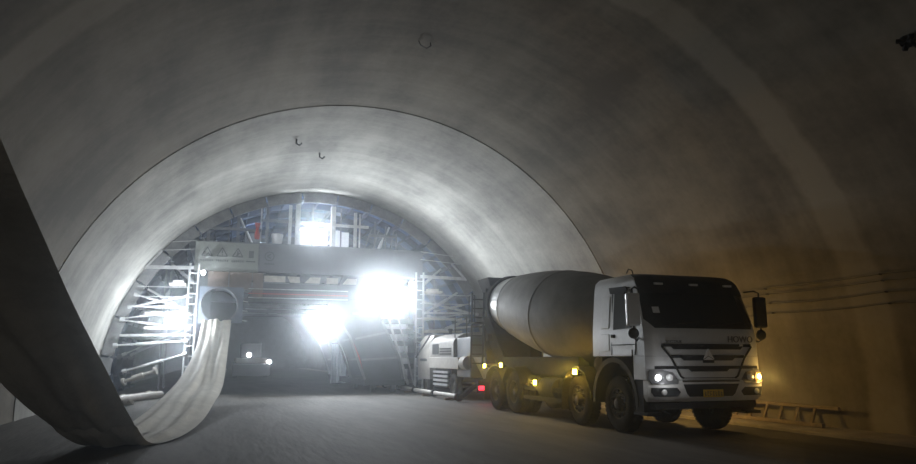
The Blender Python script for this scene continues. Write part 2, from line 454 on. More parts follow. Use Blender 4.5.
# bumper furniture
patch([(.75, -.46, .46), (.80, -.52, .52), (.98, -.60, .60)], .012, .03, 20, 4).build('air_intake', M['black'], truck, smooth=40)
pl = MB().box(-.21, .21, -.05, -.03, .74, .88).build('number_plate', M['plate'], truck)
mb = MB(); rnd = random.Random(5)
for k in range(7):
    x = -.175 + k * .058
    for q in range(4):
        if rnd.random() < .8:
            mb.box(x - .018, x + .018, -.053, -.049, .762 + q * .026, .771 + q * .026)
    mb.box(x - .018, x - .01, -.053, -.049, .762, .85)
mb.build('plate_characters', M['ink'], pl)
for sx in (-1, 1):
    hz = patch([(.985, min(sx * .74, sx * 1.20), max(sx * .74, sx * 1.20)), (1.06, min(sx * .70, sx * 1.225), max(sx * .70, sx * 1.225)), (1.20, min(sx * .80, sx * 1.22), max(sx * .80, sx * 1.22)), (1.24, min(sx * 1.0, sx * 1.2), max(sx * 1.0, sx * 1.2))], .03, .05, 10, 6).build('headlight', M['bezel'], truck, smooth=40)
    for x, r_, lit in ((1.09, .062, True), (.88, .07, False)):
        xx = sx * x; y = S(xx, 1.1) - .045
        mb = MB().lathe((xx, y + .02, 1.1), (0, -1, 0), [(0, r_), (.02, r_ * .98), (.032, r_ * .6), (.036, 0.004)], 18)
        mt = (M['headlamp_lit'] if sx < 0 else M['amber2']) if lit else M['headlamp']
        mb.build('headlight_lens', mt, hz, smooth=50)
    if sx > 0:
        patch([(1.02, .98, 1.22), (1.19, 1.02, 1.225)], .045, .01, 6, 3).build('indicator_lens', M['amber_off'], hz)
    fz = patch([(.76, min(sx * .72, sx * 1.16), max(sx * .72, sx * 1.16)), (.84, min(sx * .66, sx * 1.2), max(sx * .66, sx * 1.2)), (.92, min(sx * .74, sx * 1.2), max(sx * .74, sx * 1.2))], .012, .03, 8, 4).build('fog_lamp_recess', M['black'], truck, smooth=40)
    xx = sx * 1.0
    MB().lathe((xx, S(xx, .84) + .005, .84), (0, -1, 0), [(0, .055), (.03, .052), (.04, .03)], 14).build('fog_lamp', M['headlamp'], fz, smooth=50)
    # cab steps behind the bumper and the black splash panel above them
    mb = MB(); mb.box(min(sx * 1.21, sx * .9), max(sx * 1.21, sx * .9), .37, .64, .42, 1.05); mb.build('step_panel', M['black'], truck)
    mb = MB(); mb.box(min(sx * .92, sx * 1.24), max(sx * .92, sx * 1.24), .22, .66, .40, .46); mb.box(min(sx * .92, sx * 1.24), max(sx * .92, sx * 1.24), .3, .66, .72, .77) if False else None
    mb.build('cab_step', M['black'], truck, bevel=.01)
point_light('headlight_glow', (-1.09, -.25, 1.1), 3, (.95, .97, 1), .05, truck)
point_light('indicator_glow', (1.34, -.06, 1.1), 10, (1, .6, .15), .06, truck)
MB().box(-1.1, 1.1, .16, .36, .52, .655).build('under_bumper_valance', M['dark'], truck, bevel=.02)

# cab sides: doors, windows, panels
for sx in (-1, 1):
    def side(pts, d=.012, t=.02, z_shift=0):
        ps = [(sx * (hw(z) + d), y, z) for y, z in pts]
        return MB().prism(ps, (-sx * t, 0, 0))
    door = side([(.52, 1.52), (.46, 1.9), (.50, 2.06), (.74, 2.82), (1.36, 2.86), (1.36, 1.52)], .006, .012).build('door', M['white'], truck, bevel=.004)
    mb = MB()
    for a, b in (((.52, 1.52), (.46, 1.9)), ((.46, 1.9), (.72, 2.80)), ((.74, 2.84), (1.36, 2.88)), ((1.37, 1.52), (1.37, 2.87)), ((.52, 1.72), (1.37, 1.72))):
        mb.beam((sx * (hw(a[1]) + .008), a[0], a[1]), (sx * (hw(b[1]) + .008), b[0], b[1]), .012, .016)
    mb.build('door_seam', M['black'], door)
    side([(.60, 2.10), (.82, 2.76), (1.29, 2.78), (1.29, 2.02), (.64, 2.04)], .014, .016).build('door_window', M['glass2'], door)
    side([(.78, 2.80), (.84, 2.87), (1.46, 2.89), (1.40, 2.76), (.9, 2.73)], .05, .035).build('window_visor', M['black'], door)
    side([(1.24, 1.86), (1.24, 1.93), (1.35, 1.93), (1.35, 1.86)], .03, .03).build('door_handle', M['black'], door, bevel=.008)
    side([(1.46, 2.06), (1.46, 2.72), (1.78, 2.72), (1.78, 2.06)], .014, .02).build('sleeper_panel', M['white'], truck, bevel=.012)
    side([(1.46, 1.60), (1.46, 1.95), (1.78, 1.95), (1.78, 1.60)], .014, .02).build('locker_panel', M['white'], truck, bevel=.012)
    mb = MB(); mb.beam((sx * 1.24, 1.92, 1.5), (sx * 1.12, 1.92, 2.95), .03, .03); mb.build('cab_rear_pillar', M['white2'], truck)
    mb = MB(); mb.tube([(sx * 1.25, .62, 1.62), (sx * 1.25, .62, 1.50), (sx * 1.25, .62, 1.34)], .015, 6)
    mb.build('grab_handle', M['black'], truck)
    # mirror: two arms, tall head and round wide-angle head
    mb = MB(); X0 = sx * 1.19; X1 = sx * 1.42
    mb.tube([(X0, .42, 2.78), (sx * 1.34, .30, 2.80), (X1, .26, 2.76), (X1, .26, 1.82), (sx * 1.36, .28, 1.78), (sx * 1.24, .38, 1.84)], .018, 6)
    arm = mb.build('mirror_arm', M['black'], truck, smooth=50)
    mh = MB().box(X1 - .13, X1 + .13, .20, .31, 2.06, 2.68).build('mirror_head', M['white'] if sx < 0 else M['black'], arm, bevel=.035)
    MB().box(X1 - .11, X1 + .11, .307, .314, 2.09, 2.65).build('mirror_glass', M['chrome'], mh)
    MB().lathe((X1, .21, 1.92), (0, 1, 0), [(0, .05), (.03, .10), (.08, .10), (.1, .06)], 16).build('mirror_head', M['black'], arm, smooth=60)
# cab interior glimpsed behind the glass is dark; roof fittings
mb = MB(); mb.tube([(-.95, .95, 3.10), (-.95, 1.0, 3.22), (-.95, 1.12, 3.26), (-.95, 1.2, 3.18)], .012, 6); mb.build('aerial', M['black'], truck)
mb = MB(); mb.box(-1.05, 1.05, 2.12, 2.2, 1.0, 1.5); mb.box(-.9, .9, .5, 2.0, 1.02, 1.5); mb.build('cab_underside', M['dark'], truck)

# the cab is a little wider than the chassis
def descend(o):
    for c in o.children:
        yield c
        yield from descend(c)
for o in list(descend(truck)):
    if o.type == 'MESH':
        if o.name.startswith('lettering'): o.location.x *= 1.04
        else: o.data.transform(Matrix.Scale(1.04, 4, (1, 0, 0)))
# wheels
def wheel(x_out, y, sx, parent, r=.55, w=.32, front=True, inner=False, name='wheel'):
    """x_out: outer face; sx: +1 outer face towards +x"""
    d = -sx
    o = (x_out, y, r)
    prof = [(0.02, r * .56), (0.0, r * .62), (.015, r * .86), (.05, r * .955), (.07, r), (w - .07, r), (w - .05, r * .955), (w - .015, r * .86), (w, r * .62), (w - .02, r * .56)]
    mb = MB().lathe(o, (d, 0, 0), prof, 40, caps=False)
    for k in range(40):       # tread blocks
        a = 2 * PI * k / 40
        cxy = (math.cos(a), math.sin(a))
        for t0, t1 in ((.05, w * .36), (w * .42, w * .58), (w * .64, w - .05)):
            p = []
            for rr in (r - .01, r + .013):
                for tt, da in ((t0, -.055), (t1, -.055), (t1, .055), (t0, .055)):
                    p.append((x_out + d * tt, y + rr * math.cos(a + da), r + rr * math.sin(a + da)))
            mb.hexa(p)
    # drop by tread height so the tyre rests on the ground
    mb.v = [(a, b, c + .012) for a, b, c in mb.v]
    t = mb.build(name, M['rubber'], parent, smooth=40)
    if inner: return t
    dep = .03 if front else .13
    prof = [(.03, r * .57), (.02, r * .54), (.05, r * .50), (dep + .02, r * .44), (dep + .03, r * .30), (dep - .01 if front else dep + .02, r * .24), (dep - .05 if front else dep + .03, r * .22)]
    rim = MB().lathe((x_out, y, r + .012), (d, 0, 0), prof, 28, caps=False)
    rim = rim.build('rim', M['rim'], t, smooth=50)
    hub = MB().lathe((x_out, y, r + .012), (d, 0, 0), [(-.02 if front else .03, .02), (-.02 if front else .03, r * .16), (.0 if front else .06, r * .20), (.18, r * .24)], 16)
    for k in range(10):
        a = 2 * PI * k / 10
        py, pz = y + r * .36 * math.cos(a), r + .012 + r * .36 * math.sin(a)
        hub.cyl((x_out + d * (dep - .02), py, pz), (x_out + d * (dep + .05), py, pz), .018, n=6)
    hub.build('hub', M['rim'], t, smooth=50)
    mb = MB()
    for k in range(10):       # hand holes in the disc
        a = 2 * PI * (k + .5) / 10
        py, pz = y + r * .45 * math.cos(a), r + .012 + r * .45 * math.sin(a)
        mb.cyl((x_out + d * (dep - .012), py, pz), (x_out + d * (dep + .03), py, pz), .03, n=10)
    mb.build('rim_hole', M['black'], t)['kind'] = 'stuff'
    return t
for y, front in ((1.4, True), (3.05, True), (6.75, False), (8.08, False)):
    for sx in (-1, 1):
        wheel(sx * 1.21, y, sx, truck, front=front)
        if not front: wheel(sx * .85, y, sx, truck, front=front, inner=True, name='inner_wheel')
    mb = MB(); mb.beam((-1.1, y, .56), (1.1, y, .56), .14, .14); mb.lathe((0, y - .22, .56), (0, 1, 0), [(0, .1), (.1, .22), (.34, .22), (.44, .1)], 14)
    mb.build('axle', M['dark'], truck)
# fenders
def fender(y, x0, x1, r0, a0, a1, z, name, material, width=.035):
    mb = MB(); n = 16; loops = []
    for i in range(n + 1):
        a = math.radians(a0 + (a1 - a0) * i / n)
        c, s_ = math.cos(a), math.sin(a)
        loops.append([(x0, y + r0 * c, z + r0 * s_), (x1, y + r0 * c, z + r0 * s_), (x1, y + (r0 + width) * c, z + (r0 + width) * s_), (x0, y + (r0 + width) * c, z + (r0 + width) * s_)])
    return mb.loft(loops).build(name, material, truck, smooth=35)
for sx in (-1, 1):
    xa, xb = min(sx * .86, sx * 1.27), max(sx * .86, sx * 1.27)
    fender(1.4, xa, xb, .76, -5, 185, .62, 'front_fender', M['black'], .10)
    fender(3.05, xa, xb, .66, 0, 180, .58, 'fender', M['dark'])
    for y in (6.75, 8.08):
        fender(y, xa, xb, .64, 20, 160, .57, 'fender', M['dark'])
    MB().box(xa, xb, 3.72, 3.74, .30, .75).build('mud_flap', M['rubber'], truck)
    MB().box(xa, xb, 8.78, 8.80, .25, .85).build('mud_flap', M['rubber'], truck)

# chassis
for sx in (-1, 1):
    MB().box(min(sx * .38, sx * .47), max(sx * .38, sx * .47), .5, 9.5, .78, 1.06).build('chassis_rail', M['dark'], truck)
for y in (.7, 2.3, 4.0, 5.2, 6.1, 7.4, 8.7, 9.45):
    MB().box(-.38, .38, y, y + .12, .82, 1.02).build('cross_member', M['dark'], truck)
mb = MB().lathe((-.98, 4.25, .72), (0, 1, 0), [(0, .18), (.02, .27), (.86, .27), (.88, .18)], 20); mb.build('fuel_tank', M['dark'], truck, smooth=40)
MB().box(.7, 1.2, 4.0, 5.2, .45, 1.0).build('battery_box', M['dark'], truck, bevel=.03)
for sx in (-1, 1):
    for z in (.42, .66):
        MB().box(min(sx * 1.18, sx * 1.22), max(sx * 1.18, sx * 1.22), 3.85, 6.0, z, z + .10).build('side_guard_rail', M['dark'], truck)
    for y in (4.0, 5.8):
        MB().beam((sx * 1.17, y, .42), (sx * 1.17, y, .95), .05).build('side_guard_post', M['dark'], truck)
        MB().beam((sx * 1.17, y, .93), (sx * .45, y, .93), .05).build('side_guard_bracket', M['dark'], truck)
for sx in (-1, 1):
    MB().box(min(sx * .5, sx * .78), max(sx * .5, sx * .78), 3.75, 8.5, 1.02, 1.5).build('subframe_skirt', M['dark'], truck, bevel=.02)
MB().lathe((-1.05, 2.42, 1.32), (1, 0, 0), [(0, .1), (.02, .17), (2.08, .17), (2.1, .1)], 20).build('water_tank', M['dark'], truck, smooth=40)
# drum
dt = math.radians(8.5); DA = Vector((0, math.cos(dt), math.sin(dt))); DO = Vector((-.02, 2.6, 2.15))
drumroot = MB().lathe(DO, DA, [(0, .02), (.0, .5), (.1, .72), (.25, .9)], 48).build('drum_front_dish', M['drum'], truck, smooth=40)
def sect(prof, mt, nm='drum_section'):
    return MB().lathe(DO, DA, prof, 64, caps=True).build(nm, mt, truck, smooth=35)
def drum_r(s):
    return interp(s, [(.25, .9), (.6, 1.0), (1.2, 1.11), (1.8, 1.17), (2.4, 1.19), (3.4, 1.185), (4.0, 1.165), (5.0, 1.08), (5.6, 1.01), (6.6, .87), (7.4, .755)])
def prof(a, b, n=8): return [(a + (b - a) * k / n, drum_r(a + (b - a) * k / n)) for k in range(n + 1)]
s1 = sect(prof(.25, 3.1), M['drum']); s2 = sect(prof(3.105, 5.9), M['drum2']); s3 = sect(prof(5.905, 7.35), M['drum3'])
for s_, par in ((3.1, s1), (5.9, s2)):
    MB().lathe(DO, DA, [(s_ - .02, drum_r(s_)), (s_ - .012, drum_r(s_) + .012), (s_ + .012, drum_r(s_) + .012), (s_ + .02, drum_r(s_))], 64, caps=False).build('weld_seam', par.data.materials[0], par, smooth=60)
MB().lathe(DO, DA, [(6.9, .80), (6.9, .90), (7.08, .89), (7.08, .78)], 64, caps=False).build('roller_ring', M['dark'], truck, smooth=30)
MB().lathe(DO, DA, [(7.35, .74), (7.36, .80), (7.44, .79), (7.44, .58), (7.3, .56)], 48, caps=False).build('drum_mouth', M['dark'], truck, smooth=30)
# pedestals
mb = MB()
for sx in (-1, 1):
    mb.beam((sx * .45, 2.45, 1.05), (sx * .35, 2.5, 2.1), .12); mb.beam((sx * .45, 3.4, 1.05), (sx * .3, 2.55, 1.95), .10)
mb.box(-.45, .45, 2.36, 2.62, 1.5, 1.65); mb.lathe((0, 2.25, 2.12), DA, [(0, .2), (.05, .32), (.34, .34), (.36, .2)], 18)
mb.build('front_pedestal', M['dark'], truck)
mb = MB()
for sx in (-1, 1):
    mb.hexa([(sx*.55, 8.55, 1.05), (sx*.47, 8.55, 1.05), (sx*.47, 9.5, 1.05), (sx*.55, 9.5, 1.05), (sx*.95, 9.2, 2.75), (sx*.87, 9.2, 2.75), (sx*.87, 9.75, 2.75), (sx*.95, 9.75, 2.75)])
    mb.cyl((sx * .62, 9.35, 2.45), (sx * .62, 9.68, 2.5), .15, n=16)
mb.box(-.95, .95, 9.3, 9.45, 2.0, 2.2); mb.box(-.55, .55, 8.6, 9.5, 1.05, 1.3)
mb.hexa([(-.9, 9.5, 1.3), (.9, 9.5, 1.3), (.9, 9.62, 1.3), (-.9, 9.62, 1.3), (-.95, 9.75, 2.5), (.95, 9.75, 2.5), (.95, 9.85, 2.5), (-.95, 9.85, 2.5)])
mb.build('rear_pedestal', M['dark'], truck)
# charging hopper and chutes behind the drum mouth
def frustum(mb, c0, s0, c1, s1, th=.03):
    lo = [(c0[0] + a * s0[0], c0[1] + b * s0[1], c0[2]) for a, b in ((-1, -1), (1, -1), (1, 1), (-1, 1))]
    hi = [(c1[0] + a * s1[0], c1[1] + b * s1[1], c1[2]) for a, b in ((-1, -1), (1, -1), (1, 1), (-1, 1))]
    lo2 = [(c0[0] + a * (s0[0] - th), c0[1] + b * (s0[1] - th), c0[2]) for a, b in ((-1, -1), (1, -1), (1, 1), (-1, 1))]
    hi2 = [(c1[0] + a * (s1[0] - th), c1[1] + b * (s1[1] - th), c1[2]) for a, b in ((-1, -1), (1, -1), (1, 1), (-1, 1))]
    mb.loft([lo, hi, hi2, lo2, lo], caps=False); return mb
frustum(MB(), (-.1, 10.2, 3.3), (.4, .35), (-.1, 10.35, 4.05), (.62, .5)).build('charging_hopper', M['dark'], truck)
mb = MB()
for sx in (-1, 1):
    mb.beam((sx * .8, 9.7, 2.6), (sx * .62, 10.2, 3.7), .09)
mb.beam((-.62, 10.0, 3.4), (.62, 10.0, 3.4), .08); mb.build('hopper_bracket', M['dark'], truck)
mb = MB(); loops = []
for k in range(9):
    t = k / 8; y = 9.95 + 1.0 * t; z = 2.55 - 1.0 * t - .25 * t * (1 - t); w = .5 - .22 * t
    loops.append([(-w, y, z + .3), (-w * .7, y, z + .05), (0, y, z), (w * .7, y, z + .05), (w, y, z + .3), (w - .03, y, z + .3), (0, y, z + .03), (-w + .03, y, z + .3)])
mb.loft(loops); mb.build('discharge_chute', M['dark'], truck)
# access ladder and landing at the rear corner
lad = MB()
for x in (-1.22, -.82):
    lad.beam((x, 10.15, 1.15), (x, 9.95, 3.55), .05)
lad = lad.build('access_ladder', M['dark'], truck)
for k in range(8):
    z = 1.3 + k * .29
    MB().beam((-1.22, 10.15 - .2 * (z - 1.15) / 2.4, z), (-.82, 10.15 - .2 * (z - 1.15) / 2.4, z), .04).build('rung', M['dark'], lad)
MB().box(-1.25, -.45, 9.75, 10.3, 2.55, 2.6).build('landing', M['dark'], truck)
mb = MB(); mb.tube([(-1.22, 9.75, 2.6), (-1.22, 9.75, 3.45), (-1.22, 10.28, 3.45), (-1.22, 10.28, 2.6)], .02, 6); mb.build('landing_rail', M['dark'], truck)
MB().box(-1.2, 1.2, 9.5, 9.6, .62, .78).build('rear_bar', M['dark'], truck)
# amber marker lamps along the side
for y, z, b in ((7.42, 1.27, 1), (8.72, 1.24, .5), (5.15, .86, .8), (3.02, 1.16, 1.6)):
    for sx in (-1, 1):
        x = sx * 1.27
        mk = MB().box(min(x, x - sx * .06), max(x, x - sx * .06), y - .11, y + .11, z - .075, z + .075).build('marker_lamp', M['black'], truck, bevel=.01)
        MB().box(min(x + sx * .004, x + sx * .03), max(x + sx * .004, x + sx * .03), y - .07, y + .07, z - .055, z + .055).build('marker_lens', M['amber'], mk, bevel=.01)
        MB().beam((x - sx * .03, y, z), (sx * .5, y, min(z, 1.0)), .03).build('marker_bracket', M['dark'], mk)
        point_light('marker_glow', (x + sx * .18, y - .06, z), (11.0 if sx < 0 else 42.0) * b, (1, .6, .08) if sx < 0 else (1, .60, .17), .05, truck)

# ------------------------------------------------------------------ flexible ventilation duct, slack between the trolley ring and the roof
ER = [(-1.95, 3.6, 5.3), (-1.83, 5.0, 3.85), (-1.65, 6.0, 3.06), (-1.64, 7.5, 2.58), (-1.6, 9.0, 2.05), (-1.45, 10.8, 1.30), (-1.24, 12.0, .61), (-1.02, 13.2, .05), (-.59, 14.3, .03), (-.28, 16.8, .09), (-.08, 19.5, .28), (.16, 23.0, .66), (.29, 27.0, 1.76), (.38, 30.2, 2.98)]
EL = [(-3.6, 3.8, 5.2), (-3.45, 5.1, 3.95), (-3.35, 6.2, 3.2), (-3.25, 7.8, 2.62), (-3.05, 9.6, 1.9), (-2.72, 11.1, 1.06), (-2.48, 12.3, .55), (-2.1, 13.5, .05), (-1.9, 15.6, .03), (-1.66, 18.6, .15), (-1.42, 21.5, .42), (-1.10, 24.3, .93), (-.84, 27.5, 1.80), (-.72, 30.2, 2.98)]
def catmull(P, n):
    out = []; P = [Vector(p) for p in P]
    for i in range(len(P) - 1):
        p0, p1, p2, p3 = P[max(i-1, 0)], P[i], P[i+1], P[min(i+2, len(P)-1)]
        for k in range(n):
            t = k / n
            out.append(.5 * ((2*p1) + (p2-p0)*t + (2*p0-5*p1+4*p2-p3)*t*t + (3*p1-p0-3*p2+p3)*t**3))
    out.append(P[-1]); return out
cr, cl = catmull(ER, 8), catmull(EL, 8)
mb = MB(); NW = 26; loops = []
NS = len(cr)
for i, (a, b) in enumerate(zip(cr, cl)):
    d = (cr[min(i+1, NS-1)] + cl[min(i+1, NS-1)] - cr[max(i-1, 0)] - cl[max(i-1, 0)]).normalized()
    w = b - a; nrm = w.cross(d).normalized()
    if nrm.z < 0 and i > 50: nrm = -nrm
    s_ = i / (NS - 1)
    loop = []
    for sgn in (1, -1):
        for k in range(NW):
            t = k / NW if sgn > 0 else 1 - k / NW
            fat = .03 + .16 * math.sin(PI * t) ** .7 * (.6 + .4 * math.cos(5 * s_ * PI))
            wr = (.045 + .05 * max(0, 1 - 2 * s_)) * math.sin(13 * t + 7 * s_) + .03 * math.sin(27 * t - 19 * s_ + 1) + .022 * math.sin(70 * s_ + 9 * t) * math.sin(PI * t)
            p = a + w * t + nrm * (sgn * fat * .5 + wr * math.sin(PI * t))
            p.z = max(p.z, .012 if sgn else 0)
            loop.append(p)
    loops.append(loop)
mb.loft(loops)
hose = mb.build('ventilation_duct', M['duct'], smooth=75)
tag(hose, 'slack cream fabric ventilation duct sagging to the ground before the trolley ring', 'air duct')
mb = MB()
mb.tube([cr[0] * .5 + cl[0] * .5, Vector((-2.75, 3.6, 5.6)), Vector((-2.75, 3.6, 6.0))], .012, 6)
o = mb.build('hanger_rope', M['cable'], hose)

# ------------------------------------------------------------------ lining formwork trolley
TR = Vector((CX, 31, 0))
trolley = thing('formwork_trolley', 'huge grey steel lining trolley filling the tunnel arch under floodlights', 'formwork trolley', TR)
def tb(mb, name, material, parent=None, **k): return mb.build(name, material, parent or trolley, off=TR, **k)
# front ring of form panels with flange and skin
NP = 17
for k in range(NP):
    a0 = -2.5 + k * 185 / NP + .25; a1 = -2.5 + (k + 1) * 185 / NP - .25
    mb = MB()
    for (ri, ro, y0, y1) in ((7.92, 8.37, 30.82, 30.90),):
        loops = []
        for i in range(5):
            a = math.radians(a0 + (a1 - a0) * i / 4); c, s_ = math.cos(a), math.sin(a)
            loops.append([(CX + ri*c, y0, CZ + ri*s_), (CX + ro*c, y0, CZ + ro*s_), (CX + ro*c, y1, CZ + ro*s_), (CX + ri*c, y1, CZ + ri*s_)])
        mb.loft(loops)
    rb = MB(); flange = mb
    for aa in (a0 + .15, (a0 + a1) / 2, a1 - .15):
        a = math.radians(aa); c, s_ = math.cos(a), math.sin(a)
        rb.beam((CX + 8.1*c, 30.9, CZ + 8.1*s_), (CX + 8.1*c, 41.4, CZ + 8.1*s_), .05, .12)
        mb.cyl((CX + 8.05*c, 30.74, CZ + 8.05*s_), (CX + 8.05*c, 30.83, CZ + 8.05*s_), .05, n=6)
    for y0 in (32.6, 34.6, 36.6, 39.0):
        loops = []
        for i in range(5):
            a = math.radians(a0 + (a1 - a0) * i / 4); c, s_ = math.cos(a), math.sin(a)
            loops.append([(CX + 8.0*c, y0, CZ + 8.0*s_), (CX + 8.27*c, y0, CZ + 8.27*s_), (CX + 8.27*c, y0 + .1, CZ + 8.27*s_), (CX + 8.0*c, y0 + .1, CZ + 8.0*s_)])
        rb.loft(loops)
    fp = tb(mb, 'form_panel', M['form']); tb(rb, 'rib', M['rib'], fp)
    loops = []
    for i in range(5):
        a = math.radians(a0 + (a1 - a0) * i / 4); c, s_ = math.cos(a), math.sin(a)
        loops.append([(CX + 8.28*c, 30.9, CZ + 8.28*s_), (CX + 8.34*c, 30.9, CZ + 8.34*s_), (CX + 8.34*c, 41.5, CZ + 8.34*s_), (CX + 8.28*c, 41.5, CZ + 8.28*s_)])
    tb(MB().loft(loops), 'skin_plate', M['skin'], fp)
# portal frames
for y in (30.75, 34.2, 37.6, 41.0):
    tb(MB().box(-1.2, 8.62, y, y + .35, 5.05, 6.28), 'girder', M['steel'], bevel=.02)
    # splayed right leg plate and its foot
    leg = [(5.0, y, 5.05), (4.35, y, 3.75), (5.35, y, 2.4), (6.05, y, .55), (7.75, y, .55), (7.55, y, 1.5), (6.75, y, 3.1), (6.3, y, 5.05)]
    tb(MB().prism(leg, (0, .3, 0)), 'leg', M['steel_dark'])
    for (pa, pb_) in (((4.35, 3.75), (5.35, 2.4)), ((5.35, 2.4), (6.05, .55)), ((7.75, .55), (7.55, 1.5)), ((7.55, 1.5), (6.75, 3.1)), ((5.6, 2.3), (7.0, 2.6)), ((5.9, 1.4), (7.5, 1.5)), ((5.4, 3.4), (6.6, 3.4))):
        tb(MB().beam((pa[0], y - .04, pa[1]), (pb_[0], y - .04, pb_[1]), .09, .09, up=(0, -1, 0)), 'leg_flange', M['steel'])
    tb(MB().box(-1.15, -.45, y, y + .32, .55, 5.05), 'leg', M['steel_dark'])
    tb(MB().box(8.25, 8.62, y, y + .32, 2.9, 5.05), 'hanger_post', M['steel_dark'])
    tb(MB().box(-.45, 5.0, y + .05, y + .3, 3.78, 3.95), 'portal_tie', M['steel_dark'])
    for x in (1.0, 2.4, 3.8):
        tb(MB().beam((x, y + .18, 3.95), (x + .7, y + .18, 5.05), .12), 'web_brace', M['steel_dark'])
for x0, x1 in ((-1.2, -.4), (6.0, 7.8)):
    tb(MB().box(x0, x1, 30.6, 41.6, .30, .56), 'base_beam', M['steel_dark'])
    for y in (31.0, 35.0, 40.8):
        for q in (.25, .75):
            x = x0 + (x1 - x0) * q
            tb(MB().cyl((x - .08, y, .17), (x + .08, y, .17), .16, n=20), 'travel_wheel', M['steel'])
# bright reflective edge strips on the legs
for k, y in enumerate((30.72, 34.17)):
    mb = MB(); mb.tube([(5.42, y, 2.25), (5.75, y, 1.55), (5.92, y, .95)], .035, 6)
    tb(mb, 'reflective_edge', M['red_paint'] if k == 0 else M['sheet'])
# tie beams between frames along the tunnel
for x, z in ((-.9, 5.6), (8.4, 5.6), (3.7, 6.1), (7.2, 1.2), (-.8, 2.2)):
    tb(MB().beam((x, 31.1, z), (x, 41.0, z), .2), 'longitudinal_beam', M['steel_dark'])
# rusty apron, and pale pieces painted as light through openings under the front girder
for x0, x1, z0 in ((-.62, .18, 4.32), (.22, 1.12, 4.3), (1.16, 1.58, 4.0)):
    tb(MB().box(x0, x1, 30.62, 30.68, z0, 5.02), 'apron_panel', M['rust'])
for x0, x1, sk in ((1.62, 2.5, 0), (2.7, 3.12, -.12), (3.3, 3.95, .25), (4.25, 4.75, 0), (4.95, 5.55, .2)):
    tb(MB().prism([(x0, 30.66, 4.66), (x1, 30.66, 4.66), (x1 + sk * .2, 30.66, 4.92), (x0 + sk, 30.66, 4.92)], (0, .03, 0)), 'painted_backlight', M['plank'])
tb(MB().box(1.6, 7.0, 30.70, 30.74, 4.0, 4.6), 'apron_panel', M['steel_dark'])
for z in (4.35, 4.15, 3.98):
    tb(MB().beam((1.0, 30.64, z), (5.2, 30.64, z), .04), 'service_pipe', M['red_paint'] if z == 4.15 else M['galv'])
# upper deck: posts to the crown, cross rails, boards
for x, zt in ((-1.1, 7.05), (-.72, 7.3), (.1, 7.55), (.47, 7.75), (1.4, 7.98), (1.66, 8.0), (2.62, 8.1), (2.95, 8.15), (3.6, 8.2), (4.5, 8.15), (4.85, 8.1), (5.5, 7.95), (5.7, 7.9), (6.4, 7.6), (6.9, 7.4), (7.4, 7.1)):
    wd = .2 if x in (2.95, 4.5) else (.13 if x in (-.72, .47, 1.66, 5.5, 2.62) else .06)
    tb(MB().beam((x, 30.95, 6.28), (x, 30.95, zt), wd), 'post', M['galv'] if x in (1.4, 2.95, 4.5, 2.62, 5.5, 5.7) else M['steel'])
for x0, x1, z in ((1.4, 2.95, 7.36), (2.95, 4.6, 7.35), (4.6, 6.1, 7.32), (-1.0, 1.4, 6.9), (6.1, 7.4, 6.95)):
    tb(MB().box(x0, x1, 30.9, 30.98, z - .06, z + .06), 'deck_rail', M['galv'] if x0 > 1.5 and x0 < 6 else M['steel'])
tb(MB().box(-1.5, 8.9, 30.8, 41.2, 6.285, 6.34), 'deck_plate', M['steel'])
for x, y, w_, h_ in ((3.0, 32.6, 1.5, 1.1), (4.75, 33.4, .5, 1.2), (5.3, 33.5, .35, 1.15), (.8, 33.2, .7, .8)):
    tb(MB().box(x, x + w_, y, y + .06, 6.34, 6.34 + h_), 'deck_screen', M['sheet'] if x > 2.5 else M['steel'], bevel=.01)
for k in range(4):
    tb(MB().beam((6.0 + .4 * k, 31.4, 6.34), (6.35 + .35 * k, 31.4, 7.35), .05), 'deck_brace', M['steel'])
mb = MB(); mb.tube([(3.1, 31.3, 7.1), (3.3, 31.25, 6.75), (3.75, 31.25, 6.5), (4.1, 31.3, 6.45), (4.5, 31.3, 6.6)], .05, 8)
tb(mb, 'deck_hose', M['sheet'], smooth=60)
# radial jacks between deck and crown
for a, r0 in ((150, 5.6), (140, 5.9), (128, 6.1), (42, 6.1), (32, 5.7), (22, 5.6), (115, 6.2), (65, 6.3)):
    c, s_ = math.cos(math.radians(a)), math.sin(math.radians(a))
    mb = MB(); mb.cyl((CX + r0*c, 31.6, CZ + r0*s_), (CX + 7.9*c, 31.6, CZ + 7.9*s_), .05, n=10)
    mb.cyl((CX + 6.6*c, 31.6, CZ + 6.6*s_), (CX + 7.3*c, 31.6, CZ + 7.3*s_), .08, n=10)
    tb(mb, 'radial_jack', M['galv'], smooth=40)
# ring and square plate that the fabric duct is tied to
mb = MB(); n = 32
loops = [[], [], [], []]
for i in range(n):
    a = 2 * PI * i / n; c, s_ = math.cos(a), math.sin(a)
    q = 1 / max(abs(c), abs(s_))
    loops[0].append((-.12 + .74 * c, 30.42, 3.62 + .74 * s_)); loops[1].append((-.05 + .86 * c * q, 30.42, 3.62 + .74 * s_ * q))
    loops[2].append((-.05 + .86 * c * q, 30.48, 3.62 + .74 * s_ * q)); loops[3].append((-.12 + .74 * c, 30.48, 3.62 + .74 * s_))
mb.loft(loops + [loops[0]], caps=False); fr = tb(mb, 'duct_plate', M['plate_blue'])
mb = MB().lathe((-.12, 30.36, 3.62), (0, 1, 0), [(0, .70), (0, .76), (1.6, .76), (1.6, .70), (1.55, .70), (0, .70)], 36, caps=False); tb(mb, 'duct_ring', M['steel'], fr, smooth=40)
tb(MB().cyl((-.12, 31.8, 3.62), (-.12, 31.9, 3.62), .70, n=32), 'duct_shade_disc', M['steel_dark'], fr)  # added dark disc, stands in for the shade inside the duct
for k in range(4): tb(MB().beam((.78, 30.45, 3.0 + k * .4), (1.0, 30.7, 3.0 + k * .4), .04), 'duct_plate_stay', M['galv'])
